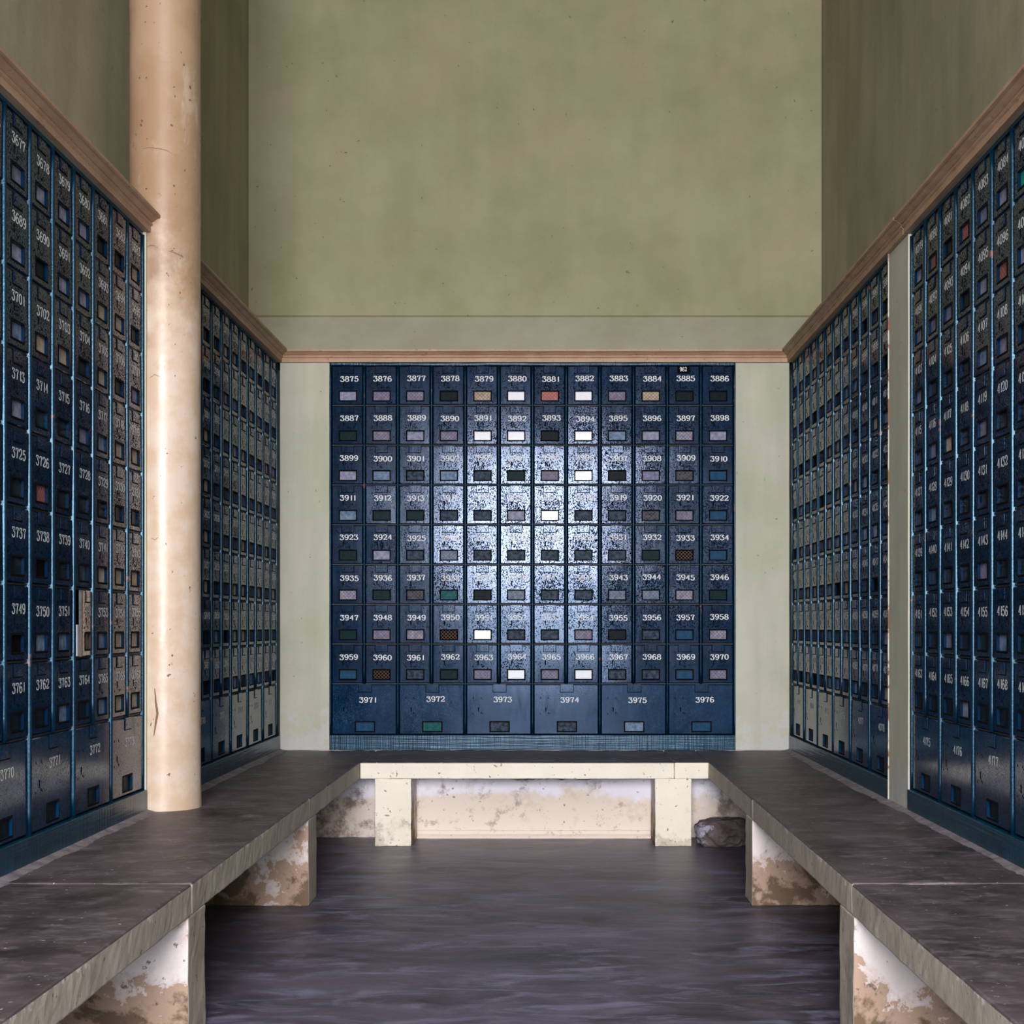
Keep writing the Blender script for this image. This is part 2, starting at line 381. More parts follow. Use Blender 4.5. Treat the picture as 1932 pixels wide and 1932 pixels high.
def side_profile(x, s):             # s = +1 right wall, -1 left wall
    return [(x, 0), (x, ZB), (x + s * E, ZB), (x + s * E, ZT), (x, ZT), (x, ZS), (x + s * E, ZW - 4), (x + s * (E - 5), ZW - 1), (x + s * (E - 5), CU), (x + s * (E + 60), CU), (x + s * (E + 60), 0)]
def build_wall(name, axis, x, s, a0, a1, mat):
    b = MB(); b.prism(side_profile(x, s), axis, a0, a1)
    me = b.mesh(name, [mat, M['dado']], weld=True)
    for p in me.polygons:
        if p.center[2] < (ZB - 5) * U: p.material_index = 1
    return struct(name, me)
build_wall('wall_left', 'y', XL, -1, YR, DU + E, M['wall_side'])
build_wall('wall_right', 'y', XR, 1, YR, DU + E, M['wall_side'])
b = MB(); b.prism(side_profile(DU, 1), 'x', XL - E, XR + E)
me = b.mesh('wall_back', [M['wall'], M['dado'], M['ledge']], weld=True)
for p in me.polygons:
    if p.center[2] < (ZB - 5) * U: p.material_index = 1
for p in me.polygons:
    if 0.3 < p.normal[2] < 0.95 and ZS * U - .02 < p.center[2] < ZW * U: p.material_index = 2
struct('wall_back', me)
b = MB(); b.box(XL - E - 60, XR + E + 60, YR, DU + E + 60, CU, CU + 40); struct('ceiling', b.mesh('ceiling', [M['ceiling']], weld=True))
b = MB(); b.box(-2400, 2400, -3200, DU + E + 60, -40, 0); struct('floor', b.mesh('floor', [M['floor']], weld=True))

# cornice: fascia, bead, cove, top fillet
CORN = [(0, 496), (5, 496), (5, 503.5), (6.2, 504), (7.6, 505.2), (7.6, 506.6), (6.2, 507.6), (6.2, 508.4), (8, 509.2), (10.5, 510.8), (13, 513), (15.2, 513.4), (17, 514.4), (17, 518), (0, 519.5)]
def cornice(name, axis, x, s, a0, a1, m0=0, m1=0):
    b = MB(); pts = [(x - s * p, EYE + z) for p, z in CORN]
    n = len(pts); rings = []
    segs = 60
    rnd = random.Random(name)
    for k in range(segs + 1):
        ring = []
        for (px, pz), (pp, _) in zip(pts, CORN):
            lo, hi = a0 + m0 * pp, a1 - m1 * pp
            a = lo + (hi - lo) * k / segs
            j = 0.35 * noise.noise(Vector((a * .02, pp, x * .01))) + rnd.uniform(-.12, .12) * (pp > 0)
            q = (px + j, pz + j)
            ring.append((q[0], a, q[1]) if axis == 'y' else (a, q[0], q[1]))
        rings.append(ring)
    i = len(b.v)
    for r in rings: b.v += r
    for k in range(segs):
        for j in range(n):
            j2 = (j + 1) % n
            b.f.append((i + k * n + j, i + k * n + j2, i + (k + 1) * n + j2, i + (k + 1) * n + j)); b.mi.append(0)
    b.f.append(tuple(range(i, i + n))); b.mi.append(0); b.f.append(tuple(reversed(range(i + segs * n, i + segs * n + n)))); b.mi.append(0)
    return struct(name, b.mesh(name, [M['cornice']], weld=True))
COLT = 0.686; COLR = 44.6; COLX = -496.0
cornice('trim_1', 'y', XL, -1, 60, COLT * DU - 34)
cornice('trim_2', 'y', XL, -1, COLT * DU + 34, DU, 0, 1)
cornice('trim_3', 'x', DU, 1, XL, XR, 1, 1)
cornice('trim_4', 'y', XR, 1, 0.6725 * DU, DU, 0, 1)
cornice('trim_5', 'y', XR, 1, 60, 0.6715 * DU)

# flush plaster piers between the banks of boxes
PITCH = 63.6; BW = PITCH * 12
def pier_strip(name, axis, x, s, a0, a1):
    b = MB()
    lo, hi = sorted((x, x + s * (E - 0.5)))
    if axis == 'y': b.box(lo, hi, a0, a1, ZB + .2, ZT - .2)
    else: b.box(a0, a1, lo, hi, ZB + .2, ZT - .2)
    me = b.mesh(name, [M['pilaster']], weld=True); roughen(me, 40, 0.35, len(name) + int(name[5:]), 1.2)
    return struct(name, me)
BX0 = 623 - 1035.0; BX1 = BX0 + BW
LN0 = 0.6671 * DU - BW; LN1 = 0.6671 * DU
LF0 = 0.7065 * DU; LF1 = LF0 + BW
RF0 = 0.9995 * DU; RF1 = RF0 - BW
RN0 = 0.6695 * DU; RN1 = RN0 - BW
pier_strip('trim_6', 'x', DU, 1, XL, BX0 - 1.5)
pier_strip('trim_7', 'x', DU, 1, BX1 + 1.5, XR)
pier_strip('trim_8', 'y', XL, -1, LN1 + 1.5, LF0 - 1.5)
pier_strip('trim_9', 'y', XR, 1, RN0 + 1.5, RF1 - 1.5)
b = MB(); b.box(XR - 1.4, XR + 3, RF1 - 3.2, RF1 - 1.0, ZB + .4, ZT - .4)
struct('trim_12', roughen(b.mesh('trim_12', [M['rust_edge']], weld=True), 6, .5, 5))
pier_strip('trim_10', 'y', XL, -1, YR + 10, LN0 - 1.5)
pier_strip('trim_11', 'y', XR, 1, YR + 10, RN1 - 1.5)

# ------------------------------------------------------------------ column
def build_column():
    b = MB(); n = 64; zs = [ZB] + [ZB + (CU - ZB) * k / 60 for k in range(1, 61)]
    for k, z in enumerate(zs):
        for a in range(n):
            t = 2 * math.pi * a / n
            r = COLR + 0.5 * noise.noise(Vector((math.cos(t) * 1.3, math.sin(t) * 1.3, z * .012))) + (1.2 if k == 0 else 0)
            b.v.append((r * math.cos(t), r * math.sin(t), z - ZB))
    for k in range(len(zs) - 1):
        for a in range(n):
            a2 = (a + 1) % n
            b.f.append((k * n + a, k * n + a2, (k + 1) * n + a2, (k + 1) * n + a)); b.mi.append(0)
    o = link('round_column', b.mesh('round_column', [M['column']], smooth=True), loc=(COLX * U, COLT * DU * U, ZB * U))
    tag(o, 'tall round peach-painted column standing on the left bench', 'column')
    def at(px, py):
        sx = max(-.97, min(.97, (px - 309) / 66.0)); a = math.asin(sx) - math.pi / 2 - .27
        r = COLR + .35; z = EYE + (1180 - py) * .672 - ZB
        return a, r, z
    for pts, w in (([(300, 284), (313, 282), (330, 284), (345, 287), (356, 294)], .5), ([(296, 483), (304, 471), (317, 466), (326, 467), (333, 473)], .5),
                   ([(347, 475), (358, 478), (369, 485)], .6), ([(325, 1298), (327, 1325), (330, 1345), (326, 1370), (323, 1392)], 1.5),
                   ([(318, 1016), (326, 1019), (333, 1013)], .4), ([(315, 715), (325, 709), (335, 713)], .4)):
        P = []
        for (x0, y0), (x1, y1) in zip(pts, pts[1:]):
            for k in range(6):
                f = k / 6; j = 1.2 * noise.noise(Vector((x0 + f * 9, y0, 4)))
                P.append((x0 + (x1 - x0) * f + j, y0 + (y1 - y0) * f + j))
        c = MB(); L = []
        vert = abs(pts[-1][1] - pts[0][1]) > abs(pts[-1][0] - pts[0][0])
        for k, (px, py) in enumerate(P):
            ww = w * (.25 + .75 * math.sin(math.pi * (k + .5) / len(P)))
            a, r, z = at(px, py); da = ww / COLR if vert else 0; dz = 0 if vert else ww
            L.append(((r * math.cos(a - da), r * math.sin(a - da), z - dz), (r * math.cos(a + da), r * math.sin(a + da), z + dz)))
        for k in range(len(L) - 1): c.poly([L[k][0], L[k][1], L[k + 1][1], L[k + 1][0]])
        link('paint_crack', c.mesh('paint_crack', [M['crack']]), o)
build_column()

# ------------------------------------------------------------------ benches
BXL, BXR, BYB = -326.0, 277.0, 0.915 * DU        # front edges of the left, right and back seats
TH = 29.0
def slab(parent, x0, x1, y0, y1, seed, edge, dz=0.0):
    b = MB(); b.box(x0, x1, y0, y1, ZB - TH, ZB + dz)
    me = b.mesh('seat_slab', [edge, M['seat']], weld=True); roughen(me, 9, 0.7, seed, 1.8)
    for p in me.polygons:
        if p.normal[2] > 0.3: p.material_index = 1
    o = link('seat_slab', me, parent, loc=-parent.location); return o
def pier(parent, x0, x1, y0, y1, seed, front, axis):
    b = MB(); b.box(x0, x1, y0, y1, 0.0, ZB - TH - .3)
    me = b.mesh('bench_pier', [M['pier'], front], weld=True); roughen(me, 9, 0.8, seed, 1.5)
    for p in me.polygons:
        if abs(p.normal[0 if axis == 'x' else 1]) > 0.7: p.material_index = 1
    o = link('bench_pier', me, parent, loc=-parent.location); return o
def bench_root(label, x, y):
    o = bpy.data.objects.new('masonry_bench', None); COL.objects.link(o); o.location = (x * U, y * U, 0)
    o.empty_display_size = 0.1
    return tag(o, label, 'bench', 'masonry benches around the room')
def fillet(parent, pts, name='mortar_fillet', seed=0):
    """uneven mortar strip along a line where seat meets wall; pts = (x, y, nx, ny) ends"""
    (ax, ay), (bx, by), (nx, ny) = pts
    b = MB(); n = 90; L = []
    for k in range(n + 1):
        f = k / n; x = ax + (bx - ax) * f; y = ay + (by - ay) * f
        w = 15 + 7 * noise.noise(Vector((f * 21, seed, 0))) + 3 * noise.noise(Vector((f * 90, seed, 3)))
        L.append([(x, y, ZB + 4.0), (x + nx * w * .45, y + ny * w * .45, ZB + 2.2), (x + nx * w, y + ny * w, ZB + .2), (x, y, ZB - .3)])
    for k in range(n):
        for j in range(4):
            j2 = (j + 1) % 4; b.poly([L[k][j], L[k][j2], L[k + 1][j2], L[k + 1][j]])
    b.poly(L[0]); b.poly(L[-1][::-1])
    return link(name, b.mesh(name, [M['mortar']], weld=True), parent, loc=-parent.location)

T1, T2, T3 = 0.484, 0.722, 0.24
lb = bench_root('long left concrete bench with the column on it', (XL + BXL) / 2, 0.6 * DU)
for k, (a, c) in enumerate(((T3 - .03, T1), (T1, T2), (T2, 0.9995))):
    slab(lb, XL + .5, BXL, a * DU + .6, c * DU - .6, 11 + k, M['edge'], (0, .8, 0)[k])
for k, (a, c) in enumerate(((.236, .260), (.480, .504), (.7205, .7455))):
    pier(lb, XL + .8, BXL - .3, a * DU, c * DU, 21 + k, M['edge'], 'x')
fillet(lb, ((XL + .3, .25 * DU), (XL + .3, 0.998 * DU), (1, 0)), seed=1)
rb = bench_root('long right concrete bench beneath the cream wall strip', (XR + BXR) / 2, 0.6 * DU)
for k, (a, c) in enumerate(((T3 - .03, T1), (T1, .7195), (.7195, 0.9995))):
    slab(rb, BXR, XR - .5, a * DU + .6, c * DU - .6, 31 + k, M['edge'], (0, 1.2, 0)[k])
for k, (a, c) in enumerate(((.236, .260), (.4815, .505), (.7215, .7465))):
    pier(rb, BXR + .3, XR - .8, a * DU, c * DU, 41 + k, M['edge'], 'x')
fillet(rb, ((XR - .3, .25 * DU), (XR - .3, 0.998 * DU), (-1, 0)), seed=2)
bb = bench_root('short cream bench across the back under the blue boxes', (BXL + BXR) / 2, 0.95 * DU)
slab(bb, BXL + .6, BXR - 60, BYB, DU - .5, 51, M['edge_back'])
slab(bb, BXR - 59.2, BXR - .6, BYB, DU - .5, 52, M['edge_back'], .5)
PB = 0.954 * DU
pier(bb, (707 - 1035) * .915, (776 - 1035) * .915, BYB + .3, PB + 4, 53, M['edge_back'], 'y')
pier(bb, (1236 - 1035) * .915, (1305 - 1035) * .915, BYB + .3, PB + 4, 54, M['edge_back'], 'y')
b = MB(); b.box(XL + 3, XR - 3, PB, DU - .6, 0, ZB - TH - .3)
me = b.mesh('riser_panel', [M['panel']], weld=True); roughen(me, 14, 1.2, 55, 1.0)
o = link('riser_panel', me, bb, loc=-bb.location); o['label'] = 'white limewashed panel behind the bench legs'
b = MB()                                            # low skirting at the foot of the panel
prof = [(PB - 13, 0), (PB - 11, 3), (PB - 5, 7), (PB - 3, 13), (PB + 1, 14), (PB + 1, 0)]
b.prism(prof, 'x', (777 - 1035) * .915, (1235 - 1035) * .915)
me = b.mesh('skirting', [M['panel']], weld=True); roughen(me, 12, .8, 56)
link('skirting', me, bb, loc=-bb.location)
def rubble(parent, x0, x1, drop, seed):
    rnd = random.Random(seed); b = MB(); n = 46; rows = []
    for k in range(n + 1):
        f = k / n; x = x0 + (x1 - x0) * f
        d = drop * (0.25 + 0.9 * abs(noise.noise(Vector((f * 5, seed, 0)))) + .35 * abs(noise.noise(Vector((f * 23, seed, 2))))) * math.sin(math.pi * min(max(f, .03), .97)) ** .6
        z = ZB - TH - .4
        rows.append([(x, BYB + 12, z), (x + rnd.uniform(-2, 2), BYB + 24, z - d * .5), (x, PB - 22, z - d), (x + rnd.uniform(-2, 2), PB - 1, z - d * .9), (x, PB - 1, z)])
    for k in range(n):
        for j in range(5):
            j2 = (j + 1) % 5; b.poly([rows[k][j], rows[k][j2], rows[k + 1][j2], rows[k + 1][j]])
    b.poly(rows[0]); b.poly(rows[-1][::-1])
    o = link('crumbled_mortar', b.mesh('crumbled_mortar', [M['rock']], weld=True), parent, loc=-parent.location)
    o['label'] = 'dark crumbling mortar hanging under the seat'
rubble(bb, (890 - 1035) * .93, (1200 - 1035) * .93, 15, 3)
rubble(bb, (786 - 1035) * .93, (800 - 1035) * .93, 9, 5)

def build_rock():
    bm = bmesh.new(); bmesh.ops.create_icosphere(bm, subdivisions=4, radius=1.0)
    for v in bm.verts:
        p = v.co.copy()
        r = 1 + .26 * noise.noise(p * 1.6 + Vector((4, 1, 2))) + .12 * noise.noise(p * 4.5) + .05 * noise.noise(p * 11)
        q = p * r
        q.x = max(min(q.x, .86), -.98); q.z = max(min(q.z, .72), -.62)
        v.co = Vector((q.x * 54 * U, q.y * 36 * U, q.z * 34 * U))
    lo = min(v.co.z for v in bm.verts)
    for v in bm.verts: v.co.z -= lo
    me = bpy.data.meshes.new('loose_rock'); bm.to_mesh(me); bm.free(); me.materials.append(M['rock'])
    o = link('loose_rock', me, loc=((1368 - 1035) * .92 * U, .921 * DU * U, 0.001), rot=(0, 0, .25))
    tag(o, 'rough brown rock lying on the floor under the right bench corner', 'rock')
build_rock()

# ------------------------------------------------------------------ digits
DIG = {
 '0': [('c', [(.5,1),(.12,.82),(.04,.5),(.12,.18),(.5,0),(.88,.18),(.96,.5),(.88,.82),(.5,1)])],
 '1': [('l', [(.5,1),(.5,0)])],
 '2': [('c', [(.06,.70),(.10,.90),(.5,1),(.92,.84),(.80,.52),(.30,.22),(.06,.03)]), ('l', [(.04,.04),(.98,.04),(.98,.2)])],
 '3': [('l', [(.08,.76),(.08,.97),(.95,.97)]), ('l', [(.95,.97),(.45,.58)]), ('c', [(.45,.58),(.85,.52),(.95,.27),(.78,.04),(.4,.0),(.08,.08),(.06,.24)])],
 '4': [('l', [(.74,0),(.74,1)]), ('l', [(.74,1),(.04,.30),(1.0,.30)])],
 '5': [('l', [(.95,.97),(.16,.97)]), ('l', [(.16,.99),(.16,.52)]), ('c', [(.16,.54),(.5,.63),(.9,.5),(.92,.2),(.6,.0),(.2,.03),(.06,.22)])],
 '6': [('c', [(.88,.84),(.55,1),(.16,.78),(.06,.4),(.2,.07),(.52,0),(.9,.12),(.92,.42),(.55,.58),(.14,.40)])],
 '7': [('l', [(.08,.74),(.08,.96),(.98,.96)]), ('c', [(.98,.96),(.64,.55),(.5,.0)])],
 '8': [('c', [(.5,1),(.16,.9),(.16,.65),(.5,.53),(.84,.65),(.84,.9),(.5,1)]), ('c', [(.5,.53),(.08,.4),(.08,.12),(.5,0),(.92,.12),(.92,.4),(.5,.53)])],
}
DIG['9'] = [('c', [(1 - x, 1 - y) for x, y in DIG['6'][0][1]])]
def crom(p, per=4):
    out = []
    for i in range(len(p) - 1):
        p0 = p[max(i - 1, 0)]; p1 = p[i]; p2 = p[i + 1]; p3 = p[min(i + 2, len(p) - 1)]
        for k in range(per):
            t = k / per
            out.append(tuple(.5 * (2*b + (c - a)*t + (2*a - 5*b + 4*c - d)*t*t + (3*b - a - 3*c + d)*t**3) for a, b, c, d in zip(p0, p1, p2, p3)))
    out.append(p[-1]); return out
def glyphs(text, h, w, pitch, hx, hy):
    """stencil numerals, returned as MB in the x/z plane at y=0, facing -y, starting at x=0"""
    b = MB(); x0 = 0.0
    for ch in text:
        for kind, pts in DIG[ch]:
            p = crom(pts) if kind == 'c' else pts
            p = [(x0 + a * w, c * h) for a, c in p]
            L = []
            for i in range(len(p)):
                a = p[max(i - 1, 0)]; c = p[min(i + 1, len(p) - 1)]
                dx, dz = c[0] - a[0], c[1] - a[1]; l = math.hypot(dx, dz) or 1
                nx, nz = -dz / l, dx / l
                L.append(((p[i][0] + nx * hx, p[i][1] + nz * hy), (p[i][0] - nx * hx, p[i][1] - nz * hy)))
            for i in range(len(p) - 1):
                q = [L[i][0], L[i][1], L[i + 1][1], L[i + 1][0]]
                b.poly([(s, 0, t) for s, t in q])
        x0 += pitch * (.72 if ch == '1' else 1.0)
    return b

# ------------------------------------------------------------------ post boxes
RH = 75.2; BIGH = 96.6
Y0 = 4.0                         # door face behind the plaster face
class Spec: pass
def make_spec(cw, ch, win, card, numx, numz, key, dots, wide):
    """cell local: x from cell left, y into the wall (door face = 0), z up from cell bottom"""
    s = Spec(); s.cw, s.ch, s.win, s.numx, s.numz = cw, ch, win, numx, numz
    x0, x1, z0, z1 = 3.2, cw - 3.2, 1.6, ch - 1.6
    wx0, wx1, wz0, wz1 = win
    d = MB(); r = 1.1; g = 4.0
    xs = [x0 + r, wx0 - 2.3, wx1 + 2.3, x1 - r]; zs = [z0 + r, wz0 - 2.3, wz1 + 2.3, z1 - r]
    for i in range(3):
        for j in range(3):
            if i == 1 and j == 1: continue
            d.poly([(xs[i], 0, zs[j]), (xs[i + 1], 0, zs[j]), (xs[i + 1], 0, zs[j + 1]), (xs[i], 0, zs[j + 1])])
    def ring(a, ya, c, yc, mi=0):
        A = [(a[0], ya, a[2]), (a[1], ya, a[2]), (a[1], ya, a[3]), (a[0], ya, a[3])]
        C = [(c[0], yc, c[2]), (c[1], yc, c[2]), (c[1], yc, c[3]), (c[0], yc, c[3])]
        for k in range(4):
            k2 = (k + 1) % 4; d.poly([A[k], C[k], C[k2], A[k2]], mi)
    ring((x0, x1, z0, z1), 1.2, (xs[0], xs[3], zs[0], zs[3]), 0)
    ring((x0, x1, z0, z1), g, (x0, x1, z0, z1), 1.2)
    bo = (wx0 - 2.3, wx1 + 2.3, wz0 - 2.3, wz1 + 2.3); bm_ = (wx0 - .8, wx1 + .8, wz0 - .8, wz1 + .8)
    ring(bo, 0, bm_, -.7, 1); ring(bm_, -.7, win, -.5, 1); ring(win, -.5, win, g)
    for (dx, dz, rr) in dots:
        d.poly([(dx + 1.35 * rr * math.cos(a * math.pi / 3), -.12, dz + rr * 1.75 * math.sin(a * math.pi / 3)) for a in range(6)], 1)
    s.door = d
    p = MB(); p.box(wx0 + .1, wx1 - .1, 2.6, 3.6, wz0 + .1, wz1 - .1); s.pane = p
    w = MB(); st = 6.6; sl = 1.0
    W, H = wx1 - wx0, wz1 - wz0
    for sg in (1, -1):
        k = -int(H / st) - 2
        while k * st < W + H + st:
            a = k * st                           # line x = a + sg*(z) clipped to the opening
            za, zb = 0.0, H
            f = (lambda z: a + z * sl) if sg == 1 else (lambda z: a - z * sl)
            if sg == 1: za = max(za, -a / sl); zb = min(zb, (W - a) / sl)
            else: za = max(za, (a - W) / sl); zb = min(zb, a / sl)
            if zb - za > 1.5:
                h = .42
                w.poly([(wx0 + f(za) - h, 2.2 + .1 * sg, wz0 + za), (wx0 + f(za) + h, 2.2 + .1 * sg, wz0 + za), (wx0 + f(zb) + h, 2.2 + .1 * sg, wz0 + zb), (wx0 + f(zb) - h, 2.2 + .1 * sg, wz0 + zb)])
            k += 1
    s.wire = w
    c = MB(); cx0, cx1, cz0, cz1 = card
    c.box(cx0 - 1.1, cx1 + 1.1, -.35, -.02, cz0 - 1.3, cz1 + .1, 1); c.box(cx0, cx1, -.9, -.3, cz0, cz1)
    c.box(cx0 + 1.2, cx1 - 1.2, -1.15, -.9, cz0 + 1.2, cz1 - .6)
    for q in (cx0 + 4, cx1 - 4): c.poly([(q + .7 * math.cos(a), -1.2, cz0 + 5 + .8 * math.sin(a)) for a in (0, 1.05, 2.1, 3.14, 4.2, 5.25)], 1)
    s.card = c
    kx, kz = key; q = MB()
    out = [(kx + 1.6 * math.cos(a), kz + 1.8 * math.sin(a)) for a in [math.pi * (-.25 + 1.5 * i / 8) for i in range(9)]] + [(kx - .9, kz - 6.6), (kx + .9, kz - 6.6)]
    n = len(out)
    q.poly([(x, -.25, z) for x, z in out])
    for i in range(n):
        a, b2 = out[i], out[(i + 1) % n]; q.poly([(a[0], -.02, a[1]), (b2[0], -.02, b2[1]), (b2[0], -.25, b2[1]), (a[0], -.25, a[1])])
    s.key = q
    bd = MB(); a, c2, e, f = 3.6, cw - 3.6, 1.6, ch - 1.6     # open-fronted case behind the door
    for q4 in ([(a, 4.6, e), (a, 62, e), (a, 62, f), (a, 4.6, f)], [(c2, 4.6, e), (c2, 4.6, f), (c2, 62, f), (c2, 62, e)],
               [(a, 4.6, e), (c2, 4.6, e), (c2, 62, e), (a, 62, e)], [(a, 4.6, f), (a, 62, f), (c2, 62, f), (c2, 4.6, f)], [(a, 62, e), (c2, 62, e), (c2, 62, f), (a, 62, f)]):
        bd.poly(q4)
    s.body = bd
    nm = 'wide' if wide else 'small'
    dm = M['door_wide' if wide else 'door']
    s.doormat = dm
    s.me_door = d.mesh('door_' + nm, [dm, M['black']]); s.me_bare = d.mesh('door_bare_' + nm, [M['door_bare'], M['black']])
    s.me_card = c.mesh('card_holder_' + nm, [dm, M['black']]); s.me_cardbare = c.mesh('card_bare_' + nm, [M['door_bare'], M['black']])
    s.me_key = q.mesh('keyhole_' + nm, [M['black']]); s.me_body = bd.mesh('case_' + nm, [M['body']])
    s.me_wire = w.mesh('wire_mesh_' + nm, [M['wire']])
    s.me_pane = {k: p.mesh('window_panel_' + nm + k, [v[0]]) for k, v in PANES.items()}
    return s
SMALL = make_spec(PITCH, RH, (17.6, 48.0, 9.4, 25.8), (21.7, 43.6, 61.2, 73.4), 18.8, 45.6, (24.4, 42.2),
                  ((15.2, 60, .9), (15.4, 57.6, .6), (14.6, 32.6, .9), (33.2, 32.8, .9), (30.8, 34, .6), (35.6, 33.8, .5)), False)
WIDE = make_spec(PITCH * 2, BIGH, (48, 82, 7.4, 24), (53, 77, 81.5, 95.4), 54.5, 62, (25.2, 50.5),
                 ((15, 70, .9), (30, 70, .9), (33, 68, .6), (15, 40, .9), (30, 42, .9), (32.5, 40.6, .7)), True)

def cell_z(row): return EYE + 1180 - 764 - 75.2 * row       # bottom of a row (0..7)
BIGZ = EYE + 1180 - 1387.0

BANKS = {
 'back':       dict(o=(BX0, DU), rot=0.0, first=3875, wide0=3971, where='back wall'),
 'left_near':  dict(o=(XL, LN0), rot=math.pi / 2, first=3672, wide0=3768, where='near left wall'),
 'left_far':   dict(o=(XL, LF0), rot=math.pi / 2, first=3774, wide0=3869, where='left wall beyond column'),
 'right_far':  dict(o=(XR, RF0), rot=-math.pi / 2, first=3977, wide0=4073, where='far right wall'),
 'right_near': dict(o=(XR, RN0), rot=-math.pi / 2, first=4079, wide0=4175, where='near right wall'),
}
for B in BANKS.values():
    r = Matrix.Rotation(B['rot'], 4, 'Z'); B['mat'] = Matrix.Translation((B['o'][0], B['o'][1], 0)) @ r

# racks: beaded upright rails, shelf strips, plinth
def bead(h, wide=2.9, out=2.7):
    b = MB(); n = 10; zs = [0, h]
    prof = [(-wide, 3.6)] + [(-2.1 * math.cos(math.pi * k / n), .4 - out * math.sin(math.pi * k / n)) for k in range(n + 1)] + [(wide, 3.6)]
    m = len(prof); segs = max(2, int(h / 22))
    for k in range(segs + 1):
        z = h * k / segs; j = .22 * noise.noise(Vector((z * .05, h, 3)))
        b.v += [(x + j, y, z) for x, y in prof]
    for k in range(segs):
        for a in range(m - 1):
            b.f.append((k * m + a, k * m + a + 1, (k + 1) * m + a + 1, (k + 1) * m + a)); b.mi.append(0)
    b.f.append(tuple(reversed(range(m)))); b.mi.append(0); b.f.append(tuple(range(segs * m, segs * m + m))); b.mi.append(0)
    return b
SM_H = 8 * RH + .4
ME_RAIL_S = bead(SM_H).mesh('rail_short', [M['rail']], smooth=True)
ME_RAIL_L = bead(SM_H + BIGH).mesh('rail_long', [M['rail']], smooth=True)
b = MB(); b.box(0, BW, -.2, 6, 0, 4.2); ME_HEAD = b.mesh('head_strip', [M['plinth']])
b = MB(); b.box(3.2, BW - 3.2, 1.6, 4.4, -1.0, 1.0); ME_SHELF = b.mesh('shelf_strip', [M['body']])
b = MB(); b.box(-1, BW + 1, -5.5, 30, 0, 28.5)
me = b.mesh('plinth_board', [M['plinth']], weld=True); ME_PL = roughen(me, 24, .35, 4, .8)
RACK_LABELS = {
 'back': 'blue steel frame holding the post boxes on the back wall',
 'left_near': 'dark blue steel frame of boxes on the left wall before the column',
 'left_far': 'dark blue steel frame of boxes on the left wall beyond the column',
 'right_far': 'dark blue steel frame of boxes between the back wall and right cream strip',
 'right_near': 'dark blue steel frame of boxes nearest on the right wall',
}
for key, B in BANKS.items():
    root = bpy.data.objects.new('box_rack', None); COL.objects.link(root); root.empty_display_size = .1
    z = ZB + .6
    root.location = B['mat'] @ Vector((BW / 2, 0, 0)) * U; root.location.z = z * U; root.rotation_euler.z = B['rot']
    tag(root, RACK_LABELS[key], 'box frame', 'steel frames of post boxes')
    base = (-BW / 2 * U, Y0 * U, 0)
    def L(x, y, zz): return (base[0] + x * U, base[1] + y * U, (zz - z) * U)
    for c in range(13):
        long = c % 2 == 0
        link('upright_rail', ME_RAIL_L if long else ME_RAIL_S, root, L(PITCH * c, 0, BIGZ if long else cell_z(7)))
    for r in range(8): link('shelf_strip', ME_SHELF, root, L(0, 0, cell_z(r)))
    link('head_strip', ME_HEAD, root, L(0, 0, cell_z(-1) + .5))
    link('plinth_board', ME_PL, root, L(0, 0, z))

WIN = {
 'back': ['G LmLmD TmW RmW LmTmD D',        # two characters per box: pane kind, m = wire mesh
          'E LmG LmW W D W B G GmG ',
          'G B S B S E LmW D L SmP ',
          'B E E S S G W S S SmLmP ',
          'E G S BmS S S S S E KmP ',
          'GmE SmQ D BmS S BmBmGmE ',
          'E LmGmKmW S S LmD S P Gm',
          'P KmS E LmW LmW S S P Lm'],
 'left_near': ['D D D D G L G G G D D T ',
               'D D D D G G D G G T T D ',
               'D D D D G B T T D T D L ',
               'D D D D GmG E D L B T T ',
               'D D D D G D RmD D D D D ',
               'D D D D G D K D S T T T ',
               'D D D D G K B B T B T T ',
               'D D D D B D D B D B T T '],
 'right_near': ['G RmD RmL G V D D D D D ',
                'L L L D G RmG D D D D D ',
                'L D D D B L D D D D D D ',
                'D L T D L D D D D D D D ',
                'D B D D D D D D D D D D ',
                'D S D D L D D D D D D D ',
                'S D L D D B D D D D D D ',
                'D D D G D D D D D D D D '],
}
WWIN = {'back': 'P Q S S B P '}
ROWW = ['top row', 'second row', 'third row', 'fourth row', 'fifth row', 'sixth row', 'seventh row', 'lowest small row']
COLOR_BACK = 'blue metal post box'
rng = random.Random(7)
def win_code(bank, row, c):
    if bank in WIN:
        t = WIN[bank][row].ljust(24)[c * 2:c * 2 + 2]; return t[0], t[1] == 'm'
    t = random.Random(f'{bank}{row}{c}').choice(['D', 'D', 'D', 'K', 'S', 'T', 'G', 'T', 'D', 'B']); return t, False
def text_mesh(num, wide):
    return glyphs(str(num), 9.6, 6.6, 8.9, 1.12, .62)
